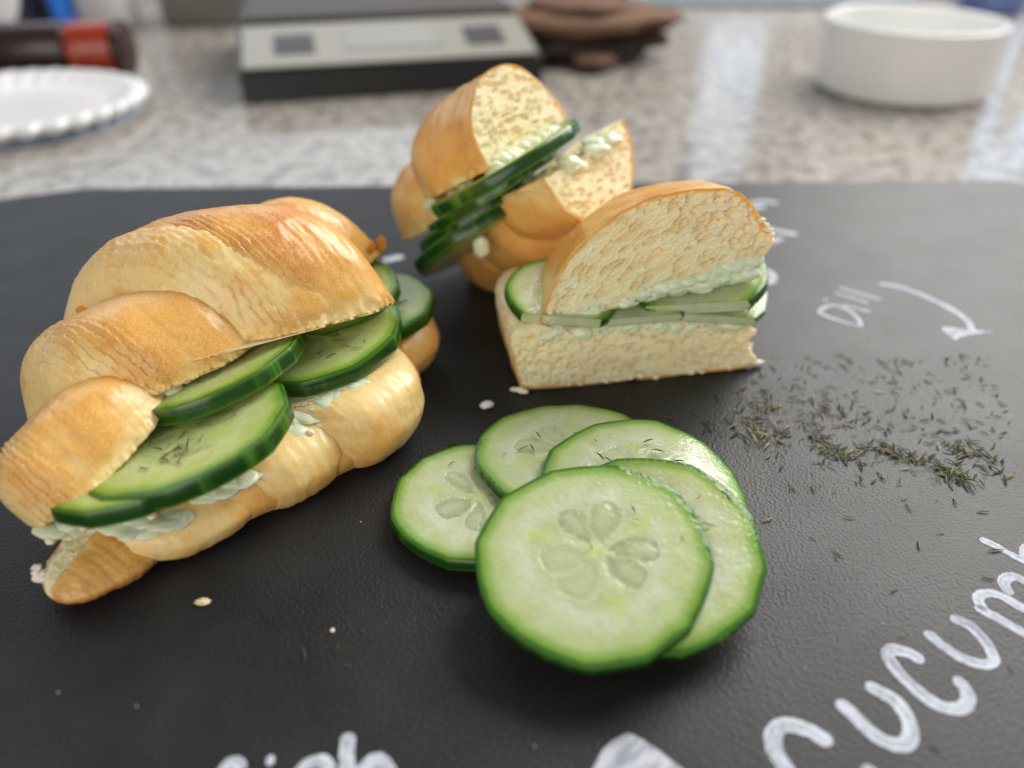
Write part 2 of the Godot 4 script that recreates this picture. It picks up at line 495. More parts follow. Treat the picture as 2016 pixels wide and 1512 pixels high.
func make_materials() -> void:
	var W := lin(1, 1, 1)
	# crust: streaks of the rolled layers run along v, pale blisters over them
	var m := std(W, 0.5)
	m.vertex_color_use_as_albedo = true
	m.albedo_texture = noise_tex(1024, 0.012, 5, [[0.0, Color(0.965, 0.945, 0.915)], [0.4, Color(0.985, 0.98, 0.97)], [1.0, Color(1, 1, 1)]])
	m.uv1_scale = Vector3(3.0, 1.15, 1)
	m.detail_enabled = true
	m.detail_albedo = noise_tex(1024, 0.055, 3, [[0.0, Color(0.98, 0.9, 0.76, 0.0)], [0.56, Color(0.98, 0.9, 0.76, 0.0)], [0.66, Color(0.98, 0.9, 0.76, 0.38)], [1.0, Color(1, 0.95, 0.85, 0.6)]], FastNoiseLite.TYPE_SIMPLEX_SMOOTH, 0.0, 7)
	m.detail_uv_layer = BaseMaterial3D.DETAIL_UV_1
	m.heightmap_enabled = true
	m.heightmap_texture = m.albedo_texture
	m.heightmap_scale = 0.014
	m.roughness = 0.34
	m.clearcoat_enabled = true
	m.clearcoat = 0.2
	m.clearcoat_roughness = 0.25
	m.subsurf_scatter_enabled = true
	m.subsurf_scatter_strength = 0.06
	M.crust = m
	m = std(W, 0.85, 0.3)
	m.vertex_color_use_as_albedo = true
	m.heightmap_enabled = true
	m.heightmap_texture = noise_tex(512, 0.03, 4, [])
	m.heightmap_scale = 0.025
	tri_planar(m, 60.0)
	m.uv1_world_triplanar = false
	m.subsurf_scatter_enabled = true
	m.subsurf_scatter_strength = 0.2
	M.crumb = m
	# cucumber
	M.flesh = []
	for k in 3:
		var t := flesh_images(k)
		m = std(W, 0.2, 0.5)
		m.albedo_texture = t[0]
		m.heightmap_enabled = true
		m.heightmap_texture = t[1]
		m.heightmap_scale = 0.05
		m.subsurf_scatter_enabled = true
		m.subsurf_scatter_strength = 0.15
		m.texture_repeat = false
		m.backlight_enabled = true
		m.backlight = Color(0.40, 0.44, 0.26)
		M.flesh.append(m)
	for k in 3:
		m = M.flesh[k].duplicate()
		m.albedo_color = lin(0.93, 0.99, 0.66).linear_to_srgb()  # filling slices: thick wet flesh, warm bounced light put into the tint
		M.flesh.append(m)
	m = std(W, 0.24, 0.5)
	m.vertex_color_use_as_albedo = true
	M.skin = m
	m = std(lin(0.80, 0.84, 0.63), 0.26)
	m.vertex_color_use_as_albedo = true
	m.subsurf_scatter_enabled = true
	m.subsurf_scatter_strength = 0.1
	M.spread = m
	m = std(W, 0.75, 0.3)
	m.vertex_color_use_as_albedo = true
	M.spread_plain = m
	m = std(W, 0.7, 0.35)
	m.vertex_color_use_as_albedo = true
	M.dill = m
	# slate: one large picture over the whole board, so that it does not repeat
	m = std(W, 1.0, 0.42)
	m.albedo_texture = noise_tex(1024, 0.02, 6, [[0.0, lin(0.0105, 0.0112, 0.0125).linear_to_srgb()], [0.5, lin(0.0155, 0.0164, 0.0182).linear_to_srgb()], [1.0, lin(0.0235, 0.0245, 0.0265).linear_to_srgb()]])
	m.heightmap_enabled = true
	m.heightmap_texture = noise_tex(2048, 0.26, 3, [], FastNoiseLite.TYPE_SIMPLEX_SMOOTH, 0.0, 3)
	m.heightmap_scale = 0.017
	m.roughness_texture = noise_tex(512, 0.03, 4, [[0.0, grey(0.455)], [0.5, grey(0.475)], [1.0, grey(0.50)]], FastNoiseLite.TYPE_SIMPLEX_SMOOTH, 0.0, 33)
	M.slate = tri_planar(m, 2.2)
	m.uv1_offset = Vector3(0.5, 0.5, 0.8)
	m = std(W, 0.8, 0.3)
	m.vertex_color_use_as_albedo = true
	M.chalk = m
	# granite
	m = std(W, 0.14, 0.5)
	m.albedo_texture = noise_tex(1024, 0.014, 6, [[0.0, lin(0.12, 0.105, 0.092).linear_to_srgb()], [0.34, lin(0.23, 0.205, 0.18).linear_to_srgb()], [0.5, lin(0.33, 0.30, 0.268).linear_to_srgb()], [0.64, lin(0.43, 0.405, 0.37).linear_to_srgb()], [0.8, lin(0.31, 0.285, 0.255).linear_to_srgb()], [1.0, lin(0.50, 0.485, 0.455).linear_to_srgb()]], FastNoiseLite.TYPE_SIMPLEX_SMOOTH, 0.0, 21, 45.0)
	M.granite = tri_planar(m, 5.2)
	M.black = std(lin(0.012, 0.013, 0.015), 0.3)
	M.panel = std(lin(0.30, 0.285, 0.25), 0.35)
	M.button = std(lin(0.045, 0.045, 0.045), 0.45)
	M.lcd = std(lin(0.27, 0.27, 0.24), 0.15)
	M.plate_glass = std(lin(0.07, 0.06, 0.055), 0.12)
	M.porcelain = std(lin(0.80, 0.80, 0.795), 0.16)
	M.plate = std(lin(0.78, 0.79, 0.80), 0.2)
	M.dark_bottle = std(lin(0.028, 0.009, 0.009), 0.15)
	M.red = std(lin(0.30, 0.030, 0.008), 0.12)
	M.blue_rim = std(lin(0.30, 0.38, 0.52), 0.3)

# ------------------------------------------------------------------ small builders
func box_mesh(lo: Vector3, hi: Vector3, bevel: float = 1.0) -> ArrayMesh:
	var mb := MB.new()
	var W := lin(1, 1, 1)
	var b := bevel
	var ring := func(y: float, e: float) -> void:
		for q in [V2(lo.x + b, lo.z + e), V2(hi.x - b, lo.z + e), V2(hi.x - e, lo.z + b), V2(hi.x - e, hi.z - b), V2(hi.x - b, hi.z - e), V2(lo.x + b, hi.z - e), V2(lo.x + e, hi.z - b), V2(lo.x + e, lo.z + b)]:
			mb.add(V3(q.x, y, q.y), W, V2(q.x, q.y) / 60.0)
	var c := (lo + hi) * 0.5
	for k in 8: mb.add(V3(c.x, lo.y, c.z), W, Vector2.ZERO)
	ring.call(lo.y, b * 0.9); ring.call(lo.y + b * 0.9, 0.0); ring.call(hi.y - b, 0.0); ring.call(hi.y - b * 0.3, b * 0.3); ring.call(hi.y, b)
	for k in 8: mb.add(V3(c.x, hi.y, c.z), W, Vector2.ZERO)
	mb.sheet(0, 7, 8, true)
	return mb.mesh(true, Vector3.UP, false)

func prism(poly: Array, x0: float, x1: float) -> ArrayMesh:
	var mb := MB.new()
	var n := poly.size()
	for x in [x0, x1]:
		for q in poly: mb.add(V3(x, q.y, q.x), lin(1, 1, 1), V2(q.x, q.y) / 60.0)
	mb.sheet(0, 2, n, true)
	var tri := Geometry2D.triangulate_polygon(PackedVector2Array(poly))
	for t in range(0, tri.size(), 3):
		var flip := (mb.v[tri[t + 1]] - mb.v[tri[t]]).cross(mb.v[tri[t + 2]] - mb.v[tri[t]]).x > 0
		var a := tri[t]
		var b := tri[t + 1]
		var c := tri[t + 2]
		if flip != (loop_area(poly) > 0.0):
			b = tri[t + 2]; c = tri[t + 1]
		mb.tri(0, a, b, c)
		mb.tri(0, n + a, n + c, n + b)
	return mb.mesh(true, Vector3.UP, false)

func loop_area(p: Array) -> float:
	var s := 0.0
	for i in p.size(): s += p[i].cross(p[(i + 1) % p.size()])
	return s

func lathe(profile: Array, n: int = 64, wave := 0.0, waves := 0) -> ArrayMesh:
	var mb := MB.new()
	for p in profile:
		for j in n:
			var f := TAU * j / n
			var r: float = p.x * (1.0 + wave * sin(f * waves) * sstep(0.6, 1.0, p.x / 70.0))
			mb.add(V3(r * cos(f), p.y, r * sin(f)), lin(1, 1, 1), V2(j / float(n), p.y / 60.0))
	mb.sheet(0, profile.size(), n, true)
	return mb.mesh()

func ribbon(pts: Array, w: float, sd: float, closed_end := 1.0) -> ArrayMesh:
	var fine := PackedVector2Array()
	var m := pts.size()
	for i in m - 1:
		var a: Vector2 = pts[maxi(i - 1, 0)]
		var d: Vector2 = pts[mini(i + 2, m - 1)]
		var p: Vector2 = pts[i]
		var q: Vector2 = pts[i + 1]
		for k in 12: fine.append(p.cubic_interpolate(q, a, d, k / 12.0))
	fine.append(pts[m - 1])
	var total := 0.0
	for i in fine.size() - 1: total += fine[i].distance_to(fine[i + 1])
	var n := maxi(int(total / 0.4), 6)
	var c := even(fine, n, false)
	var mb := MB.new()
	var nw := 9
	for i in n:
		var t := (c[mini(i + 1, n - 1)] - c[maxi(i - 1, 0)]).normalized()
		var nn := V2(-t.y, t.x)
		var s := total * i / (n - 1)
		var taper := minf(sqrt(clampf((s + 0.15) / (w * 0.4), 0.02, 1.0)), sqrt(clampf((total - s + 0.15) / (w * 0.4), 0.02, 1.0)))
		for j in nw:
			var q := 2.0 * j / (nw - 1) - 1.0
			var ww := w * 0.46 * taper * (1.0 + 0.22 * n3(s * 0.35, q * 2.0, sd) + 0.16 * n3(s * 2.4, q * 5.0, sd))
			var p := c[i] + nn * (q * ww)
			var streak := n3(s * 0.18, q * 3.4, sd + 4.0) + 0.5 * n3(p.x * 1.6, p.y * 1.6, sd)
			var col := lin(0.20, 0.225, 0.27).lerp(lin(0.66, 0.70, 0.79), clampf(0.60 + 0.9 * streak + 0.34 * pow(absf(q), 3.0), 0.0, 1.0))
			mb.add(V3(p.x, 0.07, p.y), col, V2(s, q))
	mb.sheet(0, n, nw, false)
	return mb.mesh(false)

func patch_fill(poly: Array, sd: float) -> ArrayMesh:
	var p := smooth_loop(poly, 60) if poly.size() > 3 else PackedVector2Array(poly)
	var mb := MB.new()
	var c := Vector2.ZERO
	for q in p: c += q / p.size()
	for i in 10:
		for j in p.size():
			var e := c + (p[j] - c) * (i / 9.0) * (1.0 + (0.05 * n3(p[j].x, p[j].y, sd) if i == 9 else 0.0))
			var streak := n3((e.x + e.y) * 0.9, (e.x - e.y) * 0.2, sd)
			mb.add(V3(e.x, 0.08, e.y), lin(0.34, 0.37, 0.42).lerp(lin(0.62, 0.65, 0.72), clampf(0.5 + 1.5 * streak, 0, 1)), e)
	mb.sheet(0, 10, p.size(), true)
	return mb.mesh(false)

# a soft lumpy dab
func dab(mb: MB, c: Vector3, r: Vector3, sd: float, col := Color(1, 1, 1), rough := 1.0) -> void:
	var first := mb.v.size()
	var nu := 15
	var nv := 22
	for i in nu:
		var a := PI * i / (nu - 1)
		for j in nv:
			var f := TAU * j / nv
			var u := V3(sin(a) * cos(f), cos(a), sin(a) * sin(f))
			var k := 1.0 + (0.22 + 0.2 * rough) * n3(u.x * 1.6 + sd * 5, u.y * 1.6, u.z * 1.6) + 0.22 * rough * n3(u.x * 4 + sd, u.y * 4, u.z * 4)
			mb.add(c + u * r * k, col, V2(f, a))
	mb.sheet(first, nu, nv, true)

func dill_needle(bent: float) -> ArrayMesh:
	var mb := MB.new()
	for i in 7:
		var t := i / 6.0 - 0.5
		var w := 0.068 * sqrt(maxf(1.0 - 4.0 * t * t, 0.06))
		var y := bent * (0.25 - t * t) + 0.02
		for j in 4:
			var f := TAU * j / 4.0
			mb.add(V3(t * 1000.0, (y + 0.045 * w / 0.075 * (sin(f) + 1.0)) * 1000.0, (w * cos(f) + bent * 0.8 * (0.25 - t * t)) * 1000.0), lin(1, 1, 1), V2(t, j))
	mb.sheet(0, 7, 4, true)
	return mb.mesh()

# flakes: [[place, length, yaw, surface normal, tint]]
func dill_heap(called: String, flakes: Array, parent: Node, mesh: Mesh) -> MultiMeshInstance3D:
	var mm := MultiMesh.new()
	mm.transform_format = MultiMesh.TRANSFORM_3D
	mm.use_colors = true
	mm.mesh = mesh
	mm.instance_count = flakes.size()
	mesh.surface_set_material(0, M.dill)
	for i in flakes.size():
		var f: Array = flakes[i]
		var up: Vector3 = f[3]
		var x := Vector3(cos(f[2]), 0, sin(f[2]))
		x = (x - up * x.dot(up)).normalized()
		var b := Basis(x, up, x.cross(up)).rotated(up, 0.0)
		b = b * Basis(Vector3(1, 0, 0), f[5]) * Basis(Vector3(0, 0, 1), f[6])
		mm.set_instance_transform(i, Transform3D(b.scaled_local(Vector3.ONE * (f[1] * MM)), f[0] * MM))
		mm.set_instance_color(i, f[4])
	var o := MultiMeshInstance3D.new()
	o.name = numbered(called, parent)
	o.multimesh = mm
	parent.add_child(o, true)
	return o

func dill_tint() -> Color:
	var k := rng.randf()
	var c := lin(0.065, 0.074, 0.028)
	if k > 0.92: c = lin(0.42, 0.36, 0.16)
	elif k > 0.84: c = lin(0.20, 0.13, 0.05)
	elif k > 0.72: c = lin(0.22, 0.24, 0.13)
	elif k > 0.55: c = lin(0.15, 0.15, 0.055)
	return c * rng.randf_range(0.7, 1.2)

func flake(p: Vector3, n: Vector3 = Vector3.UP, lmin := 1.4, lmax := 4.2, lift := 0.1) -> Array:
	return [p, rng.randf_range(lmin, lmax), rng.randf() * TAU, n, dill_tint(), rng.randf_range(-0.4, 0.4), rng.randf_range(-lift, lift)]

# ================================================================== scene
func _ready() -> void:
	camera_and_light()
	for k in [[nz, 0.5, 3], [cell, 0.52, 0], [cellv, 0.52, 0]]:
		k[0].seed = 11
		k[0].frequency = k[1]
		k[0].fractal_octaves = k[2]
	for c in [cell, cellv]:
		c.noise_type = FastNoiseLite.TYPE_CELLULAR
		c.fractal_type = FastNoiseLite.FRACTAL_NONE
		c.cellular_distance_function = FastNoiseLite.DISTANCE_EUCLIDEAN
		c.cellular_jitter = 0.9
	cell.cellular_return_type = FastNoiseLite.RETURN_DISTANCE2_SUB
	cellv.cellular_return_type = FastNoiseLite.RETURN_CELL_VALUE
	nz.noise_type = FastNoiseLite.TYPE_SIMPLEX_SMOOTH
	rng.seed = 4
	make_materials()
	setting()
	background()
	loose_slices()
	croissant()
	cut_half()
	tilted_half()
	dill()
	crumbs()

func camera_and_light() -> void:
	var cam := Camera3D.new()
	cam.name = "camera"
	var at := CameraAttributesPhysical.new()
	at.frustum_focal_length = 24.07
	at.exposure_aperture = 5.6
	at.frustum_focus_distance = 0.170
	cam.attributes = at
	cam.near = 0.01
	cam.far = 20.0
	cam.fov = 53.0
	cam.position = Vector3(0, 0.12, 0)
	cam.rotation_degrees = Vector3(-35, 0, 0)
	add_child(cam)
	cam.near = 0.01
	cam.far = 20.0
	cam.fov = 53.0
	cam.current = true
	var e := Environment.new()
	e.background_mode = Environment.BG_COLOR
	e.background_color = Color(0.29, 0.29, 0.295).linear_to_srgb()
	e.tonemap_mode = Environment.TONE_MAPPER_LINEAR
	e.tonemap_exposure = 1.0
	e.sdfgi_enabled = true
	e.ssao_enabled = true
	e.ssil_enabled = true
	var we := WorldEnvironment.new()
	we.name = "room_air"
	we.environment = e
	add_child(we)
	# daylight from the windows behind and to the right of the table, and a weaker one at the left
	window_light("window_light", Vector3(0.85, 0.95, -1.05), Vector2(1.1, 1.0), 3.7, Color(1.0, 0.985, 0.96))
	window_light("far_window_light", Vector3(-0.9, 0.9, -1.5), Vector2(1.8, 1.0), 0.7, Color(0.9, 0.95, 1.0))
	window_light("added_front_fill", Vector3(-0.35, 0.5, 1.25), Vector2(1.6, 0.9), 1.25, Color(1.0, 0.97, 0.92))  # unseen fill behind the camera, added to brighten faces turned this way
	window_light("window_gap_light", Vector3(0.43, 0.55, -1.6), Vector2(0.12, 0.8), 0.035, Color(0.80, 0.90, 1.0))
	window_light("window_gap_light_001", Vector3(1.02, 0.55, -1.6), Vector2(0.12, 0.8), 0.05, Color(0.75, 0.87, 1.0))

func window_light(called: String, at: Vector3, size: Vector2, energy: float, color: Color) -> void:  # panel light, for the windows and the added front fill
	var l := AreaLight3D.new()
	l.name = called
	l.area_size = size
	l.light_energy = energy
	l.light_color = color
	l.shadow_enabled = true
	add_child(l)
	l.look_at_from_position(at, Vector3(0, 0.02, -0.15))

func setting() -> void:
	# counter
	var mb := MB.new()
	for q in [[-900, -8, -860], [900, -8, -860], [900, -8, 250], [-900, -8, 250], [-900, -38, -860], [900, -38, -860], [900, -38, 250], [-900, -38, 250]]:
		mb.add(V3(q[0], q[1], q[2]), lin(1, 1, 1), V2(0, 0))
	for f in [[0, 1, 2, 3], [7, 6, 5, 4], [0, 4, 5, 1], [1, 5, 6, 2], [2, 6, 7, 3], [3, 7, 4, 0]]: mb.quad(0, f[0], f[1], f[2], f[3])
	tag(place("counter", mb.mesh(true, Vector3.UP, false), [M.granite]), "speckled beige granite worktop under the slate board", "", "", "structure")
	# slate board with a chipped edge
	var b := thing("slate_board", "dark grey slate serving board with white handwriting on it", "serving board")
	var out := PackedVector2Array()
	var cor := [V2(-226, -298), V2(-184, -316.2), V2(210, -326.5), V2(219, -325), V2(226, -316), V2(226, -20), V2(220, -14), V2(-222, -14), V2(-226, -20)]
	for i in cor.size():
		var a: Vector2 = cor[i]
		var c: Vector2 = cor[(i + 1) % cor.size()]
		var n := maxi(int(a.distance_to(c) / 1.5), 1)
		for k in n:
			var p := a.lerp(c, k / float(n))
			var nn := (c - a).orthogonal().normalized()
			out.append(p + nn * (0.7 * n3(p.x * 0.12, p.y * 0.12, 0) + 0.5 * n3(p.x * 0.6, p.y * 0.6, 5)))
	var bm := MB.new()
	var W := lin(1, 1, 1)
	for lay in [[0.0, 0.0], [-0.9, 0.7], [-3.0, 0.2], [-5.0, 0.9], [-7.8, 0.0]]:
		for j in out.size():
			var p := out[j]
			var ch: Vector2 = V2(p.x, p.y + 165).normalized() * (lay[1] * (0.4 + 1.2 * n3(p.x * 0.3, p.y * 0.3, lay[0])))
			bm.add(V3(p.x + ch.x, lay[0], p.y + ch.y), W, V2(0, 0))
	bm.sheet(0, 5, out.size(), true)
	var tri := Geometry2D.triangulate_polygon(out)
	for t in range(0, tri.size(), 3):
		bm.tri(0, tri[t], tri[t + 2], tri[t + 1])
		var o4 := out.size() * 4
		bm.tri(0, o4 + tri[t], o4 + tri[t + 1], o4 + tri[t + 2])
	place("slab", bm.mesh(true, Vector3.UP, false), [M.slate], b)
	var strokes := [
		[[V2(106.2, -201.5), V2(106.8, -206.5), V2(106, -211.5), V2(103, -214.6), V2(99, -213.8), V2(95.9, -210.2)], 1.35], [[V2(95.9, -210.2), V2(100.3, -205.6), V2(106.4, -201.6)], 1.35],
		[[V2(105.1, -214.9), V2(112.3, -210.8)], 1.4], [[V2(100.4, -218.9), V2(101.4, -218.1)], 2.2], [[V2(105.4, -223.2), V2(114, -216.4)], 1.4], [[V2(108.2, -226.8), V2(118.5, -218.5)], 1.5],
		[[V2(122.5, -229.5), V2(127.2, -228.1), V2(132.5, -222.8), V2(136.8, -216), V2(139.5, -209.4), V2(140, -203.8), V2(138.2, -199.1)], 2.4],
		[[V2(52.2, -69.2), V2(49.4, -71.3), V2(46.9, -72.3), V2(44.5, -72.2), V2(42.8, -70.4), V2(42.5, -68), V2(43.4, -65.2), V2(44.9, -62.2), V2(47.4, -60.1)], 2.9],
		[[V2(55.6, -76.9), V2(57.3, -74.4), V2(59.5, -71), V2(61.6, -69.2), V2(64.2, -69.2), V2(65.9, -71.3), V2(66.3, -74.4), V2(65, -77.6), V2(61.6, -80)], 2.7],
		[[V2(73.6, -84.3), V2(72.2, -86.1), V2(69.7, -87), V2(68, -86.1), V2(67.9, -84), V2(69.2, -80.5), V2(71.3, -77.2), V2(73.6, -75.6), V2(76.5, -75.6), V2(78.3, -77.6), V2(78.5, -79.9), V2(77.5, -81.2)], 2.6],
		[[V2(76.8, -91), V2(78.6, -88), V2(81.3, -85.1), V2(84.5, -84), V2(86.4, -84.7), V2(86.8, -86.1), V2(87, -88.3), V2(86, -92.1), V2(83.1, -94.3)], 2.3],
		[[V2(89, -96.9), V2(91.4, -94.5), V2(93.5, -92.3), V2(96.5, -89)], 2.4], [[V2(90.4, -95.7), V2(90.5, -98.6), V2(92.9, -100), V2(95.2, -99.4), V2(96.9, -97.5), V2(100.1, -93.9)], 2.3],
		[[V2(97.3, -99.5), V2(97.6, -102.8), V2(100.1, -104.1), V2(101.9, -103), V2(104.8, -99.2)], 2.3],
		[[V2(98.7, -114.4), V2(100.7, -112.7), V2(102.9, -110.1), V2(107.5, -105.4)], 2.0], [[V2(105.2, -108.8), V2(106.6, -111.6), V2(108.9, -112.4), V2(110.6, -110.2), V2(108.5, -106.2)], 2.0],
		[[V2(55.2, -64.4), V2(57.6, -64.6)], 2.6],
		[[V2(-46.2, -62.6), V2(-45.3, -65.6), V2(-43.8, -65.9), V2(-42.6, -64.6)], 2.2], [[V2(-39.3, -66.3), V2(-38, -66.4)], 2.4],
		[[V2(-34.3, -62.8), V2(-32.7, -65.6), V2(-30.2, -66.4), V2(-28.6, -64.2)], 2.4], [[V2(-27.1, -71), V2(-26.6, -68), V2(-25.7, -62.2)], 2.7], [[V2(-24.6, -63.4), V2(-22, -66.4), V2(-19.6, -65), V2(-18.5, -61.5)], 2.6],
		[[V2(97.1, -300.4), V2(103.7, -302), V2(108.6, -299.5)], 3.0], [[V2(96.6, -295.1), V2(102.2, -296.1)], 3.0],
		[[V2(96.4, -275.1), V2(102.8, -271.4), V2(107.3, -269.4)], 3.2], [[V2(94.2, -261.5), V2(100.6, -266.4)], 3.0],
		[[V2(80.4, -244), V2(86.1, -241.2), V2(88.7, -235.6), V2(86.1, -229.4)], 2.6], [[V2(-45.5, -247), V2(-38.5, -250.5)], 4.0],
	]
	for i in strokes.size(): place("chalk_stroke", ribbon(strokes[i][0], strokes[i][1], i * 3.3), [M.chalk], b)
	place("chalk_arrow_head", patch_fill([V2(130.4, -201.2), V2(137, -200.2), V2(144.5, -198.4), V2(137.5, -197.2), V2(133, -195.4), V2(130.8, -194.2)], 3.0), [M.chalk], b)
	place("chalk_drawing", patch_fill([V2(12.7, -63.2), V2(14.7, -68), V2(17.5, -70.2), V2(19.2, -70.9), V2(21.8, -69.5), V2(24.6, -67.1), V2(27.6, -63.2), V2(20, -61)], 8.0), [M.chalk], b)

func background() -> void:
	# kitchen scale, turned a little
	var o := thing("kitchen_scale", "flat black kitchen scale with beige front panel and two dark buttons", "kitchen scale", V3(-161, -8, -476))
	o.rotation.y = 0.245
	place("base", prism([V2(0, 0), V2(0, 17), V2(-3, 19), V2(-58, 32), V2(-170, 32), V2(-170, 0)], 0, 186), [M.black], o)
	var panel := prism([V2(-1, 19.2), V2(-1.5, 20.4), V2(-56, 33.2), V2(-57, 32.0)], 3, 183)
	place("front_panel", panel, [M.panel], o)
	var sl := 0.2317
	for q in [["button", 22.0, 46.0, -40.0, -16.0, 0.9, M.button], ["display", 64.0, 126.0, -42.0, -17.0, 0.6, M.lcd], ["button", 142.0, 166.0, -40.0, -16.0, 0.9, M.button]]:
		var part := place(q[0], prism([V2(q[4], 20.3 - sl * (q[4] + 1.5)), V2(q[4], 20.5 + q[5] - sl * (q[4] + 1.5)), V2(q[3], 20.5 + q[5] - sl * (q[3] + 1.5)), V2(q[3], 20.3 - sl * (q[3] + 1.5))], q[1], q[2]), [q[6]], o)
	place("weighing_plate", box_mesh(V3(2, 31, -172), V3(184, 37, -62), 2.0), [M.plate_glass], o)
	# brown pouch with a darker underside
	o = thing("brown_pouch", "crumpled brown pouch lying behind the croissants, dark underneath", "pouch", V3(58, -8, -606))
	var mb := MB.new()
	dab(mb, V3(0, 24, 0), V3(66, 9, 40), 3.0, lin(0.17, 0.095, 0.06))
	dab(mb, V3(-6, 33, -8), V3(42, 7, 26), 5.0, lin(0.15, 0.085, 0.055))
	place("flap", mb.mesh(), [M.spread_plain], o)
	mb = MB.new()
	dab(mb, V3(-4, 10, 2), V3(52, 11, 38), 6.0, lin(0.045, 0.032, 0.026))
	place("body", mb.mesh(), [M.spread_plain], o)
	mb = MB.new()
	dab(mb, V3(-2, 6, 44), V3(15, 4, 15), 9.0, lin(0.12, 0.07, 0.05))
	place("strap", mb.mesh(), [M.spread_plain], o)
	# dark bottle lying down with a red end
	o = thing("lying_bottle", "dark bottle lying on its side with a red clear end", "bottle", V3(-256, 9, -549))
	o.rotation = Vector3(0, 0.05, PI / 2 + 0.0)
	place("body", lathe([V2(0, 34), V2(14, 35), V2(16.5, 38), V2(17, 120), V2(0, 122)], 48), [M.dark_bottle], o)
	place("red_end", lathe([V2(0, 5), V2(15, 5), V2(16.5, 7), V2(16.5, 33), V2(15, 35), V2(0, 35)], 48), [M.red], o)
	place("cap", lathe([V2(0, 0), V2(16, 0), V2(17.5, 1), V2(17.5, 5), V2(0, 5.2)], 48), [M.dark_bottle], o)
	# bottles and boxes at the far side of the counter
	for q in [[V3(-430, -8, -712), 42.0, 120.0, lin(0.045, 0.04, 0.07), "dark bottle with a round white label in the far left corner", "dark_bottle", "bottle", true], [V3(-372, -8, -700), 9.0, 60.0, lin(0.03, 0.22, 0.85), "bright blue marker pen standing beside the dark labelled bottle", "blue_pen", "pen", false], [V3(-345, -8, -720), 24.0, 70.0, lin(0.55, 0.55, 0.56), "pale grey cup behind the lying bottle", "grey_cup", "cup", false], [V3(88, -8, -770), 17.0, 140.0, lin(0.012, 0.011, 0.01), "black pepper mill standing behind the brown pouch", "pepper_mill", "pepper mill", false],
		[V3(400, -8, -800), 17.0, 120.0, lin(0.78, 0.78, 0.8), "white bottle beyond the white dish, the left one", "white_bottle", "bottle", false], [V3(452, -8, -800), 27.0, 120.0, lin(0.16, 0.24, 0.52), "wide blue bottle between the two white bottles", "blue_bottle", "bottle", false], [V3(500, -8, -790), 14.0, 120.0, lin(0.78, 0.78, 0.8), "white bottle beyond the white dish, the right one", "white_bottle", "bottle", false], [V3(560, -8, -800), 30.0, 110.0, lin(0.12, 0.22, 0.45), "blue jar in the far right corner of the counter", "blue_jar", "jar", false]]:
		o = thing(q[5], q[4], q[6], q[0])
		var r: float = q[1]
		place("body", lathe([V2(0, 0), V2(r * 0.92, 0), V2(r, r * 0.1), V2(r, q[2] * 0.72), V2(r * 0.85, q[2] * 0.78), V2(r * 0.5, q[2] * 0.84), V2(0, q[2] * 0.84)], 40), [std(q[3], 0.3)], o)
		place("cap", lathe([V2(0, q[2] * 0.842), V2(r * 0.52, q[2] * 0.842), V2(r * 0.52, q[2]), V2(0, q[2])], 32), [std(q[3] * 0.8, 0.4)], o)
		if q[7]:
			var lab := place("round_label", lathe([V2(0, 0), V2(36, 0), V2(37, 1), V2(33, 3), V2(0, 3)], 48), [M.plate], o)
			lab.position = V3(6, 34, 41) * MM
			lab.rotation = Vector3(PI / 2 - 0.2, 0, 0)
	o = thing("grey_box", "small grey box standing left of the kitchen scale's rear corner", "box", V3(-262, -8, -745))
	place("carton", box_mesh(V3(-38, 0, -25), V3(38, 42, 25), 2.0), [std(lin(0.16, 0.155, 0.14), 0.6)], o)
	place("lid", box_mesh(V3(-38.5, 42.2, -25.5), V3(38.5, 47, 25.5), 1.5), [std(lin(0.2, 0.19, 0.17), 0.6)], o)
	tag(place("window_sill", box_mesh(V3(110, -7.8, -900), V3(900, 4, -815), 3.0), [std(lin(0.55, 0.68, 0.80), 0.35)]), "pale blue sill along the far edge of the counter", "sill")
	# white dish
	var p := [V2(0, 1), V2(46, 0), V2(50, 1.5), V2(51, 4), V2(52.5, 38), V2(53, 40.2), V2(52.3, 41.2), V2(50, 41.2), V2(49, 40), V2(48, 6), V2(44, 4.5), V2(0, 4)]
	o = thing("white_dish", "low round white porcelain dish with straight sides", "dish", V3(247, -8, -514))
	place("body", lathe(p, 96), [M.porcelain], o)
	# fluted plate
	o = thing("fluted_plate", "white plate with a thick fluted rim near the left edge", "plate", V3(-288, -8, -452))
	place("well", lathe([V2(0, 3.5), V2(50, 3.5), V2(60, 5), V2(66, 9.5), V2(71, 11), V2(75, 10), V2(76, 7), V2(72, 4), V2(60, 2.2), V2(0, 2)], 180, 0.03, 34), [M.plate], o)
	place("foot", lathe([V2(0, 0), V2(70, 0), V2(72, 1), V2(70, 2.2), V2(0, 2.2)], 90), [M.blue_rim], o)
	o.scale = Vector3(0.98, 1, 0.92)


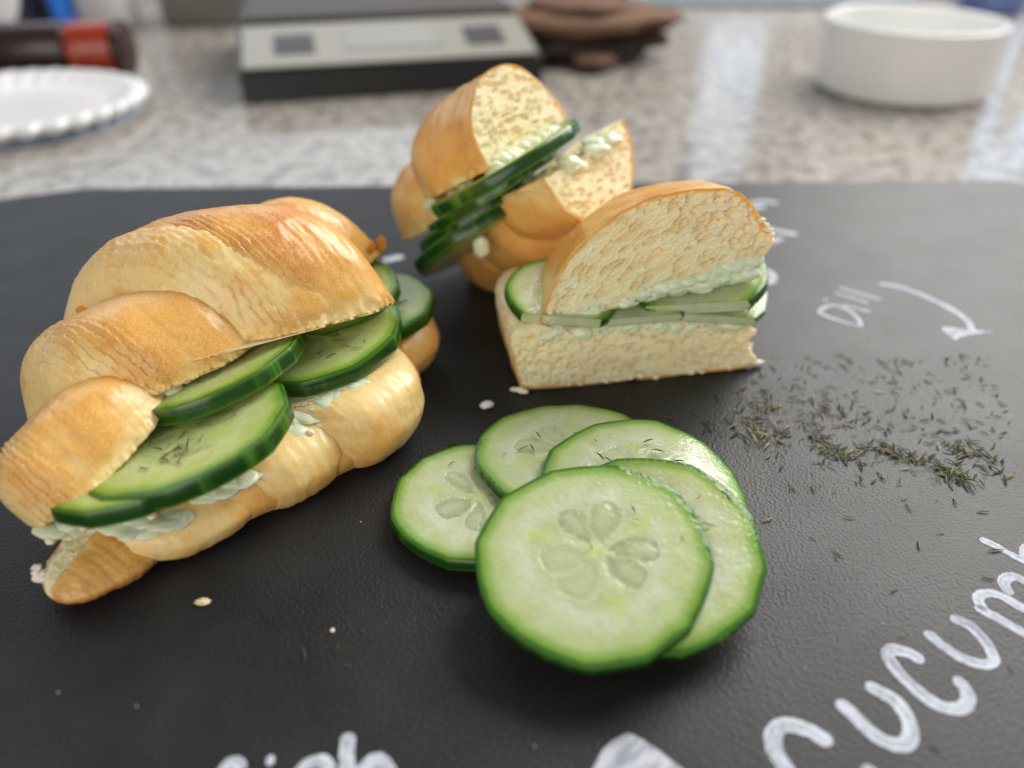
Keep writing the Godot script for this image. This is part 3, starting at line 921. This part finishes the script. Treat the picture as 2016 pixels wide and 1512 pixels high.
func loose_slices() -> void:
	var g := "loose cucumber slices on the board"
	droop = V3(-0.8, 0.8, 0.2).rotated(Vector3.UP, -(1.9))
	cucumber(V3(-6.4, 2.6, -122.6), V3(0.02, 1, -0.05), 19.8, 3.0, 1.9, 1.0, "leftmost loose cucumber slice lying flat, half under the front slice", g, 1e9, 1)
	droop = V3(-0.3, 1.5, -0.9).rotated(Vector3.UP, -(0.4))
	cucumber(V3(12.5, 5.4, -135.4), V3(-0.02, 1, -0.03), 20.8, 2.4, 0.4, 2.0, "rearmost loose cucumber slice, nearest the cut croissant half", g, 1e9, 2)
	droop = V3(1, 4.5, -0.1).rotated(Vector3.UP, -(2.6))
	cucumber(V3(28.5, 8.2, -123.4), V3(-0.017, 1, -0.024), 21.9, 2.2, 2.6, 3.0, "loose cucumber slice between the rearmost and the right hand slice", g, 1e9, 1)
	droop = V3(0.9, 4.0, 0.4).rotated(Vector3.UP, -(1.2))
	cucumber(V3(25.9, 10.6, -101.8), V3(-0.104, 1, 0.214), 21.4, 2.2, 1.2, 4.0, "loose cucumber slice at right showing from under the front slice", g, 1e9, 2)
	droop = V3(0.0, 1.2, 1).rotated(Vector3.UP, -(-0.35))
	cucumber(V3(15.0, 12.4, -98.0), V3(-0.046, 1, 0.165), 21.5, 2.8, -0.35, 5.0, "large front loose cucumber slice on top with its seeds in full view", g, 1e9, 0)
	droop = Vector3.ZERO

func basis_of(yaw: float, tilt: float) -> Array:
	# T along the roll, N outwards to the front, U up; tilt raises the front edge
	var T := V3(cos(yaw), 0, -sin(yaw))
	var N := V3(sin(yaw), 0, cos(yaw))
	var U := Vector3.UP
	var N2 := N * cos(tilt) + U * sin(tilt)
	return [T, N2, U * cos(tilt) - N * sin(tilt)]

func croissant() -> void:
	var o := thing("croissant_sandwich", "whole croissant split open and filled with dill topped cucumber", "sandwich")
	var lower := Node3D.new(); lower.name = "lower_half"; o.add_child(lower)
	var upper := Node3D.new(); upper.name = "upper_half"; o.add_child(upper)
	# lower half: bulging rolls, flat crumb on top
	for q in [  # x z yaw len front back height shear toast roundness
		[-80.5, -107, 1.15, 26, 10, 11, 8, 0, 0.85, 1.25], [-74.5, -124, 0.85, 37, 21.5, 16, 11.5, 2, 0.56, 2.4], [-63, -140, 0.9, 35, 26.7, 22, 15.2, 2, 0.5, 2.6], [-49.2, -155.6, 0.93, 38, 30, 22, 18.3, 2, 0.54, 2.6], [-46.5, -182, 1.05, 42, 25.4, 20, 14.5, 2, 0.5, 2.6]]:
		var B := basis_of(q[2], 0.0)
		var d := low_roll(q[4], q[5], q[6])
		d.merge({"o": V3(q[0], q[6], q[1]), "X": B[1], "Y": Vector3.DOWN, "Z": B[0], "len": q[3], "p0": q[9], "p1": 2.6, "shear": q[7], "toast": q[8], "seed": q[0] * 0.1, "floor": 0.15, "jag": 0.8, "core": V2(0, 4), "palend": 0.1, "nu": 110, "ridge": 0.26, "lam": 0.25})
		place("lower_roll", bread(d), [M.crust, M.crumb], lower)
	var BB := basis_of(0.9, 0.0)
	var dd := low_roll(23.5, 20, 12.5)
	dd.merge({"o": V3(-63, 12.5, -145), "X": BB[1], "Y": Vector3.DOWN, "Z": BB[0], "len": 84.0, "p0": 2.4, "p1": 2.4, "toast": 0.5, "seed": 2.2, "floor": 0.15, "jag": 0.8, "core": V2(0, 4), "palend": 0.1, "nu": 150, "lam": 0.0, "lump": 1.6, "drift": V2(9, 0)})
	place("lower_base", bread(dd), [M.crust, M.crumb], lower)
	# upper half, tipped open towards the front
	for q in [  # x y z yaw len front back height shear tilt toast p0 p1 pitch
		[-82.6, 17.6, -120.5, 0.82, 37, 12.3, 13.7, 15.5, -1, 0.41, 0.66, 3.2, 2.0, 0.36],
		[-80, 21.2, -143, 0.72, 43, 20.2, 24.8, 20, 9.5, 0.41, 0.48, 3.2, 2.0, 0.08],
		[-64.2, 22.6, -161.7, 0.76, 46.5, 26.4, 30.2, 30, 18.5, 0.37, 0.56, 3.6, 2.0, -0.1],
		[-59, 19.5, -185.5, 0.97, 38.6, 18.9, 26, 25.6, 11.5, 0.47, 0.58, 2.4, 2.0, 0.03]]:
		var B := basis_of(q[3], q[9])
		if q[13] != 0.0:
			for k in [0, 2]: B[k] = B[k].rotated(B[1], q[13])
		for lay in (2 if q[7] > 29 else 1):
			var d := dome(q[5] - lay * 0.6, q[6] - lay, q[7] - lay * 1.4, 0.8, 1.5)
			d.merge({"o": V3(q[0], q[1], q[2]) - B[0] * (lay * 4.0), "X": B[1], "Y": B[2], "Z": B[0], "len": q[4], "p0": q[11] + lay, "p1": q[12], "q0": 3.0, "shear": q[8], "toast": q[10] - lay * 0.2, "seed": q[0] * 0.17 + lay, "jag": 1.5, "core": V2(-2, 3), "nu": 170 if lay == 0 else 110})
			place("upper_roll", bread(d), [M.crust, M.crumb], upper)
	var mb := MB.new()
	var path := [V3(-86, 12, -103), V3(-72, 12.6, -107.5), V3(-58, 14, -121), V3(-46, 15, -130), V3(-36, 16.5, -140), V3(-29, 17, -157)]
	for k in 40:
		var t := k / 39.0 * 4.999
		var p: Vector3 = path[int(t)].lerp(path[int(t) + 1], fmod(t, 1.0))
		if n3(k * 0.9, 3, 3) > -0.25: dab(mb, p + V3(-3.2 + 1.6 * n3(k, 0, 1), 0.6 * n3(k, 5, 1), -2.2 + 1.6 * n3(k, 9, 1)), V3(2.6, 1.1 + 0.8 * n3(k, 2, 7), 2.4), k * 1.9, lin(1, 1, 0.95), 0.25)
	for q in [V3(-35.7, 18.0, -139.6), V3(-33.9, 18.2, -142.6), V3(-38.3, 17.6, -137.8), V3(-40.3, 17.2, -136.8), V3(-44.8, 16, -134), V3(-47.9, 15, -130.4), V3(-54.3, 13, -117), V3(-59.5, 12.6, -113.4), V3(-66.2, 11.6, -106.4), V3(-72, 11.2, -105.6), V3(-75.8, 11, -106.5), V3(-84.5, 10.4, -106.5)]:
		for k in 5: dab(mb, q + V3(rng.randf_range(-3.2, 0.6), rng.randf_range(-0.5, 0.7), rng.randf_range(-3.4, 0.0)), V3(rng.randf_range(2.4, 4.0), rng.randf_range(0.8, 1.2), rng.randf_range(2.0, 3.2)), q.x + k, lin(1, 1, 0.97), 0.25)
	for q in [V3(-71, 27, -131), V3(-69, 28, -134), V3(-66, 29, -137), V3(-79, 20, -114), V3(-84, 16, -106)]: dab(mb, q, V3(2.2, 1.1, 2.0), q.x, lin(1, 1, 0.97), 0.25)
	place("herb_spread", mb.mesh(), [M.spread], o).set_meta("kind", "stuff")
	mb = MB.new()
	for k in 16: dab(mb, V3(-90.5 + 2.6 * n3(k * 2.0, 1, 0), 3.2 + 2.2 * n3(k * 2.0, 7, 0) + (k % 4) * 0.8, -100.5 + 2.8 * n3(k * 2.0, 3, 0)), V3(0.9, 0.5 + 0.12 * (k % 3), 0.7) * (1.0 + 0.4 * n3(k, 9, 9)), k * 5.7, lin(0.92, 0.85, 0.66).lerp(lin(0.9, 0.88, 0.84), rng.randf()))
	for k in 34:
		var t := k / 33.0 * 4.999
		var p: Vector3 = path[int(t)].lerp(path[int(t) + 1], fmod(t, 1.0))
		var r := rng.randf_range(0.35, 0.95)
		dab(mb, p + V3(rng.randf_range(-2, 1.2), rng.randf_range(-1.6, 0.6), rng.randf_range(-2, 1.2)), V3(r * 1.2, r * 0.8, r), k * 2.1, lin(0.9, 0.78, 0.5).lerp(lin(0.95, 0.88, 0.7), rng.randf()))
	place("torn_crumb", mb.mesh(), [M.spread_plain], o).set_meta("kind", "stuff")
	for q in [[V3(-93, 36, -146), V3(1.6, 2.2, 0.5)], [V3(-35.5, 31, -193), V3(1.5, 2.6, 0.6)], [V3(-37.5, 32, -190), V3(0.6, 1.8, 1.4)]]:
		mb = MB.new()
		dab(mb, Vector3.ZERO, q[1], q[0].x, lin(0.62, 0.29, 0.06))
		place("crust_flake", mb.mesh(), [M.spread_plain], o).position = q[0] * MM
	# slices in it
	var g := "cucumber slices in the whole croissant"
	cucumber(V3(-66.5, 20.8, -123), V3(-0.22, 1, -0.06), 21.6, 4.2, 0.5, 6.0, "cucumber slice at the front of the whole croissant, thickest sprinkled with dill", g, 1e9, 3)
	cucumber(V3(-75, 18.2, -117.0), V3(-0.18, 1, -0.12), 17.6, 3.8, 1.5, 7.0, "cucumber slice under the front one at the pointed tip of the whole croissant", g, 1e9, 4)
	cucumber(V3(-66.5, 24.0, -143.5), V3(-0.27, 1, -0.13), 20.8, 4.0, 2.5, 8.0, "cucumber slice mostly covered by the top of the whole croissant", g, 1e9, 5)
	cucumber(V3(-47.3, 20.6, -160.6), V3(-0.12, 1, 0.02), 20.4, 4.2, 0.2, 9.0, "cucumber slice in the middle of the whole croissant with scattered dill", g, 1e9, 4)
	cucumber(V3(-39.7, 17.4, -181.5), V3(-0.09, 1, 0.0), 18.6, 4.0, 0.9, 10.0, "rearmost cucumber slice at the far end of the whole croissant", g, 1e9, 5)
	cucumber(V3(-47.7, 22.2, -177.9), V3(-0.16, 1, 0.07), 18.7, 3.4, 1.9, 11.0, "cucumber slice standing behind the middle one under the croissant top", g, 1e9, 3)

func cut_half() -> void:
	var o := thing("croissant_half", "croissant half with its cut crumb face towards the loose slices", "sandwich half")
	var X := V3(0.98555, 0, -0.1694)
	var Z := V3(-0.1694, 0, -0.98555)
	var at := V3(2.6, 0, -167.6)
	# bottom slab: crust underneath and at the left, torn crumb at the right
	var lo := smooth_loop([V2(65.5, 1.2), V2(46, 0.4), V2(22, 0.2), V2(2, 0.8), V2(-1.5, 4), V2(-2.6, 12), V2(-2.2, 19), V2(4, 20.5), V2(11, 18.5), V2(28, 19.6), V2(46, 17.5), V2(58, 16), V2(62.5, 13.5), V2(64, 7)], 300)
	var d := {"loop": lo, "crust": 140, "o": at + Z * 22.0, "X": X, "Y": Vector3.UP, "Z": Z, "len": 44.0, "p0": 0.0, "p1": 3.0, "q1": 2.0, "core": V2(31, 9), "toast": 0.5, "seed": 3.0, "lump": 0.5, "jag": 0.8, "floor": 0.12, "pore": 0.65, "pang": 0.15, "tight": 1.25, "caps": 130, "nu": 50}
	place("lower_half", bread(d), [M.crust, M.crumb], o)
	var up := smooth_loop([V2(5.5, 20.5), V2(5.2, 25), V2(7.4, 31), V2(12, 38.5), V2(18.2, 45), V2(25.3, 49.9), V2(33.8, 52.7), V2(43.7, 53.9), V2(51.6, 52.8), V2(57.4, 48.2), V2(61.3, 43.2), V2(65, 38.7), V2(61.8, 34.6), V2(58, 33.2), V2(48.5, 30.6), V2(35.4, 27), V2(22.3, 23), V2(11, 19.8)], 320)
	d = {"loop": up, "crust": 178, "o": at + Z * 18.0, "X": X, "Y": Vector3.UP, "Z": Z, "len": 36.0, "p0": 0.0, "p1": 2.0, "q1": 1.7, "core": V2(30, 28), "toast": 0.55, "seed": 5.0, "lump": 0.8, "jag": 1.0, "pore": 0.95, "pang": 0.62, "tight": 0.9, "caps": 150, "nu": 60, "drift": V2(3, -10)}
	place("upper_half", bread(d), [M.crust, M.crumb], o)
	var mb := MB.new()
	for k in 90:
		var t := rng.randf()
		var r := rng.randf_range(1.9, 3.0) * (0.7 + 0.5 * t)
		dab(mb, at + X * lerpf(10, 60, t) + Vector3.UP * (lerpf(21.6, 32.2, t) + rng.randf_range(-1.8, 0.8) * (0.4 + t)) + Z * rng.randf_range(1.9, 3.2), V3(r * 1.3, r * 0.8, r), k * 1.7, lin(0.86, 0.97, 0.84).lerp(lin(1.1, 1.08, 1.0), rng.randf()), 0.3)
	for k in 50:
		var t := rng.randf()
		var r := rng.randf_range(1.5, 2.6)
		dab(mb, at + X * lerpf(6, 61, t) + Vector3.UP * (17.8 + rng.randf_range(-2.2, 0.6) - 2.0 * t) + Z * rng.randf_range(1.6, 3.0), V3(r * 1.3, r * 0.8, r), k * 2.3 + 50, lin(0.9, 0.98, 0.8).lerp(lin(1.08, 1.05, 0.95), rng.randf()), 0.3)
	place("herb_spread", mb.mesh(), [M.spread], o).set_meta("kind", "stuff")
	var fl: Array = []
	for k in 44:
		var t := rng.randf()
		var p := at + X * lerpf(14, 60, t) + Vector3.UP * (lerpf(22.4, 32.0, t) + rng.randf_range(-2.4, 1.2)) - Z * rng.randf_range(0.0, 0.5)
		if k % 2: p = at + X * lerpf(8, 60, t) + Vector3.UP * (17.4 - 2.0 * t + rng.randf_range(-3.0, 0.8)) - Z * rng.randf_range(-0.2, 0.4)
		fl.append(flake(p, -Z, 0.5, 1.7, 0.1))
	dill_heap("herb_fleck", fl, o, dill_needle(0.1)).set_meta("kind", "stuff")
	mb = MB.new()
	for k in 60:
		var t := rng.randf()
		var r := rng.randf_range(0.3, 0.85)
		var side := k % 4
		var p := at + X * lerpf(-1, 64, t) + Vector3.UP * rng.randf_range(0.4, 1.6) + Z * rng.randf_range(-0.6, 0.8)
		if side == 1: p = at + X * rng.randf_range(62.5, 65.5) + Vector3.UP * rng.randf_range(0.6, 13) + Z * rng.randf_range(0, 6)
		if side == 2: p = at + X * lerpf(0, 60, t) + Vector3.UP * rng.randf_range(17, 19.6) + Z * rng.randf_range(-0.3, 1)
		if side == 3: p = at + X * lerpf(50, 64, t) + Vector3.UP * (lerpf(53.5, 39.5, t) + rng.randf_range(-1.0, 0.6)) + Z * rng.randf_range(0, 1.5)
		dab(mb, p, V3(r * 1.3, r * 0.8, r), k * 2.9, lin(0.93, 0.85, 0.62))
	for q in [V3(-1.5, 0.9, 0.2), V3(0.2, 0.8, -0.9), V3(66.5, 1.6, 0.8), V3(67.6, 1.2, 1.4)]: dab(mb, at + X * q.x + Vector3.UP * q.y + Z * q.z, V3(1.5, 0.6, 0.8), q.x, lin(0.93, 0.88, 0.72))
	place("torn_crumb", mb.mesh(), [M.spread_plain], o).set_meta("kind", "stuff")
	var g := "cucumber slices in the cut croissant half"
	cucumber(at + X * 12.5 + Vector3.UP * 22.6 + Z * 10.5, V3(0.10, 1, 0.14), 15.0, 3.0, -PI / 2, 12.0, "cucumber slice sticking out at the left of the cut croissant half", g, 11.0, 1)
	cucumber(at + X * 49 + Vector3.UP * 24 + Z * 12, V3(-0.16, 1, 0.13), 19.5, 3.6, -PI / 2 - 0.1, 13.0, "upper pale cut cucumber slice at the right of the cut croissant half", g, 14.0, 2)
	cucumber(at + X * 50 + Vector3.UP * 20 + Z * 12, V3(0.08, 1, 0.10), 20.0, 2.6, -PI / 2, 14.0, "lower thin cut cucumber slice at the right of the cut croissant half", g, 13.4, 1)
	cucumber(at + X * 30 + Vector3.UP * 20.6 + Z * 13, V3(-0.03, 1, 0.10), 18.5, 2.4, -PI / 2 + 0.1, 15.0, "thin cut cucumber slice in the middle of the cut croissant half", g, 13.4, 0)

func tilted_half() -> void:
	var o := thing("croissant_half", "blurred croissant half tipped on its side behind, its slit full of dark green rims", "sandwich half")
	var et := V3(0.632, 0.529, 0.567)
	var en := V3(-0.483, 0.841, -0.245)
	var eb := V3(-0.606, -0.119, 0.787)
	var up := Node3D.new(); up.name = "upper_half"; o.add_child(up)
	var lo := Node3D.new(); lo.name = "lower_half"; o.add_child(lo)
	var cap := V3(4.8, 52, -213)
	var d := dome(18, 19, 22.5, 0.95, 1.0)
	d.merge({"o": cap - et * 22.0, "X": eb, "Y": en, "Z": et, "len": 44.0, "p0": 2.0, "q0": 1.7, "lump": 2.2, "p1": 0.0, "toast": 0.72, "seed": 8.0, "core": V2(0, 9), "nu": 70, "pore": 0.5, "caps": 60})
	place("upper_roll", bread(d), [M.crust, M.crumb], up)
	d = dome(17, 17, 21, 0.9, 1.0)
	d.merge({"o": cap - et * 45.0 - en * 8.0, "X": eb, "Y": en, "Z": et, "len": 34.0, "p0": 2.4, "p1": 2.4, "toast": 0.7, "seed": 9.0, "core": V2(0, 5), "nu": 60})
	place("upper_roll", bread(d), [M.crust, M.crumb], up)
	# lower half, opened by a quarter turn at the back
	var ang := 0.02
	var ln := en.rotated(et, ang)
	var lb := eb.rotated(et, ang)
	var lcap := V3(20, 51.0, -214)
	d = dome(22, 21, 22, 0.9, 1.0)
	d.merge({"o": lcap - et * 15.0, "X": lb, "Y": -ln, "Z": et, "len": 30.0, "p0": 2.4, "q0": 2.0, "lump": 2.4, "p1": 0.0, "toast": 0.7, "seed": 10.0, "core": V2(0, 7), "nu": 60, "pore": 0.5, "caps": 60})
	place("lower_roll", bread(d), [M.crust, M.crumb], lo)
	d = dome(21, 20, 26, 0.8, 1.0)
	d.merge({"o": lcap - et * 30.0 - ln * 5.0, "X": lb, "Y": -ln, "Z": et, "len": 36.0, "p0": 2.6, "p1": 2.6, "toast": 0.75, "seed": 12.0, "core": V2(0, 6), "nu": 60, "floor": 0.3})
	place("lower_roll", bread(d), [M.crust, M.crumb], lo)
	d = dome(18, 18, 24, 0.8, 1.0)
	d.merge({"o": lcap - et * 45.0 - ln * 12.0, "X": lb, "Y": -ln, "Z": et, "len": 36.0, "p0": 2.6, "p1": 2.6, "toast": 0.85, "seed": 14.0, "core": V2(0, 5), "nu": 60, "floor": 0.3})
	place("lower_roll", bread(d), [M.crust, M.crumb], lo)
	var mb := MB.new()
	for k in 34:
		var t := rng.randf()
		var r := rng.randf_range(1.7, 3.0)
		dab(mb, cap + eb * lerpf(15, -16, t) + en * rng.randf_range(-2.4, 0.6) + et * rng.randf_range(-2.6, -1.0), V3(r * 1.4, r * 0.8, r * 1.2), k * 3.1, lin(1, 1, 0.93), 0.25)
	for k in 14:
		var r := rng.randf_range(0.8, 1.9)
		dab(mb, cap + eb * rng.randf_range(13, 15) - et * rng.randf_range(0, 34) + en * rng.randf_range(-2.0, 0.2), V3(r * 1.4, r * 0.8, r * 1.2), k * 4.1, lin(1, 1, 0.93), 0.25)
	for k in 16: dab(mb, lcap + lb * rng.randf_range(-16, 10) - ln * rng.randf_range(0.0, 3.5) + et * rng.randf_range(-2.4, -0.4), V3(3.4, 1.3, 2.6), k * 2.7, lin(1, 1, 0.95), 0.3)
	dab(mb, V3(-9, 25, -205), V3(2.6, 3.2, 2.4), 77.0, lin(1, 1, 0.95), 0.25)
	place("herb_spread", mb.mesh(), [M.spread], o).set_meta("kind", "stuff")
	var g := "cucumber slices in the tipped croissant half"
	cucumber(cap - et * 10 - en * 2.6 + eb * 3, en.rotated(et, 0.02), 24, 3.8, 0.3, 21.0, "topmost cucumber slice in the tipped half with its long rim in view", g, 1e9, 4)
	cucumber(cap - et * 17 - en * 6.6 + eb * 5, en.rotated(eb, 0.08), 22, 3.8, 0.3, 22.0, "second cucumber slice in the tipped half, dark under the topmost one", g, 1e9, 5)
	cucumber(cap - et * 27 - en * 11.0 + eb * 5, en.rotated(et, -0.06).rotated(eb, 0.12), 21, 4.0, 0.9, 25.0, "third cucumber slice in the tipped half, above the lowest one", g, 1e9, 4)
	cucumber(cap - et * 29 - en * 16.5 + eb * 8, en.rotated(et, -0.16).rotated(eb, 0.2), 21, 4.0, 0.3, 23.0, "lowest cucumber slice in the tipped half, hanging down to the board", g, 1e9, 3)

func in_poly(p: Vector2, poly: PackedVector2Array) -> bool: return Geometry2D.is_point_in_polygon(p, poly)

func dill() -> void:
	var fl: Array = []
	var up := Vector3.UP
	for c in [[[V2(75, -150.6), V2(77.4, -142.8), V2(79.5, -139.9)], 60, 1.8], [[V2(83.9, -143.7), V2(91.7, -141.8), V2(98.9, -138.7), V2(101.8, -134.5), V2(104.6, -131.9)], 125, 1.5], [[V2(64.3, -168.1), V2(65.2, -161.2), V2(61.1, -150.6), V2(62.5, -146.6)], 75, 2.6], [[V2(49.7, -150.6), V2(59.1, -152.7), V2(69.4, -148.6)], 40, 2.4], [[V2(75.8, -161.2), V2(83, -159), V2(89.3, -154.7)], 40, 3.0], [[V2(104, -144.7), V2(111.7, -142.8), V2(112.9, -135.4)], 60, 3.0]]:
		var p: Array = c[0]
		for k in c[1]:
			var t := rng.randf() * (p.size() - 1.001)
			var q: Vector2 = p[int(t)].lerp(p[int(t) + 1], fmod(t, 1.0))
			q += V2(rng.randfn(0, c[2]), rng.randfn(0, c[2]))
			fl.append(flake(V3(q.x, 0.12 + rng.randf() * 0.8 * exp(-c[2] * 0.6), q.y), up, 1.4, 3.8, 0.12))
	var area := PackedVector2Array([V2(71.7, -185.6), V2(137.2, -185.6), V2(130.1, -161.2), V2(113.4, -131.9), V2(97.5, -130.2), V2(68.5, -130.2), V2(55.1, -146.6), V2(57.8, -163.5)])
	var n := 0
	while n < 320:
		var q := V2(rng.randf_range(50, 140), rng.randf_range(-190, -125))
		if in_poly(q, area):
			n += 1
			fl.append(flake(V3(q.x, 0.12, q.y), up, 1.0, 3.2))
	for q in [V2(63.9, -130.2), V2(58.3, -135.4), V2(63.1, -129.4), V2(68.2, -129.4), V2(72.6, -128.5), V2(55.3, -119.7), V2(91, -116), V2(67.4, -110.3), V2(63.5, -114.5), V2(73.2, -120.5), V2(87.6, -126.1), V2(87.7, -123.7), V2(95, -126.1), V2(103.2, -130.2), V2(103.2, -122.1), V2(98.6, -125.3), V2(100.3, -111), V2(85.1, -112.4), V2(66.4, -108.9), V2(94.9, -103.5), V2(72, -89.7), V2(88.5, -82.8), V2(74.9, -100.4), V2(68.4, -68.3), V2(43.7, -159.5), V2(46.7, -157.9), V2(40.4, -155.8), V2(-14.6, -145.6), V2(-37.5, -85.9), V2(-31.7, -87.2), V2(-29.3, -83.8)]:
		fl.append(flake(V3(q.x, 0.14, q.y), up, 1.6, 3.4))
	tag(dill_heap("dried_dill", fl, self, dill_needle(0.14)), "dried dill needles scattered and heaped on the slate by the word Dill", "dill", "", "stuff")
	var s := func(k: int) -> Node3D: return get_node("cucumber_slice" if k == 0 else "cucumber_slice_%03d" % k)
	sprinkle(s.call(5), 34, 4, 9, 3.2, "dill pinch on the front slice of the whole croissant", 4.2)
	sprinkle(s.call(8), 14, 4, 5, 5.0, "dill bits on the middle slice of the whole croissant", 4.2)
	sprinkle(s.call(9), 9, 6, 4, 3.0, "dill bits on the rearmost slice of the whole croissant", 4.0)
	sprinkle(s.call(0), 2, -8, -12, 4.0, "few dill bits on the leftmost loose slice", 3.6)
	sprinkle(s.call(1), 10, -5, -2, 7.0, "dill bits on the rearmost loose slice", 3.2)
	sprinkle(s.call(2), 10, 0, -8, 7.0, "dill bits on the slice between the rear and right loose slices", 3.2)
	sprinkle(s.call(3), 9, 14, -8, 6.0, "dill bits on the right hand loose slice", 3.2)
	sprinkle(s.call(4), 5, 2, -6, 9.0, "few dill bits on the big front loose slice", 3.4)

func sprinkle(slice: Node3D, n: int, x: float, z: float, spread: float, label: String, th: float) -> void:
	# x, z: middle of the sprinkle, millimetres to the right and towards the front on the slice
	var up := slice.basis.y
	var rx := (Vector3.RIGHT - up * up.x).normalized()
	var rz := rx.cross(up)
	var fl: Array = []
	for k in n:
		var q := V2(x + rng.randfn(0, spread), z + rng.randfn(0, spread * 0.8))
		fl.append(flake(slice.position / MM + rx * q.x + rz * q.y + up * (th * 0.5 + 0.12), up, 1.0, 3.2, 0.1))
	tag(dill_heap("dill_sprinkle", fl, self, dill_needle(0.2)), label, "dill", "dill on cucumber slices", "stuff")

func crumbs() -> void:
	var dust := MB.new()
	for k in 26:
		var q := V2(rng.randf_range(-90, 110), rng.randf_range(-170, -66))
		var r := rng.randf_range(0.06, 0.15)
		dab(dust, V3(q.x, r * 0.6, q.y), V3(r * 1.4, r * 0.7, r), k * 1.3, lin(0.75, 0.68, 0.5).lerp(lin(0.6, 0.6, 0.6), rng.randf()))
	tag(place("crumb_dust", dust.mesh(), [M.spread_plain]), "specks of crumb dust strewn over the slate", "crumbs", "", "stuff")
	for c in [[V3(-6.6, 1.0, -160.6), V3(1.7, 0.9, 1.3), "white bread crumb on the slate above the loose slices", lin(0.86, 0.84, 0.80)], [V3(-59.7, 0.4, -97.6), V3(1.4, 0.5, 0.8), "flat cream crumb on the slate in front of the whole croissant", lin(0.8, 0.68, 0.42)], [V3(-33.4, 0.25, -91.1), V3(0.45, 0.3, 0.4), "tiny pale crumb on the bare slate left of the front slice", lin(0.8, 0.74, 0.6)]]:
		var mb := MB.new()
		dab(mb, Vector3.ZERO, c[1], c[0].x, c[3])
		var o := place("bread_crumb", mb.mesh(), [M.spread_plain])
		o.position = c[0] * MM
		tag(o, c[2], "crumb", "crumbs on the slate")
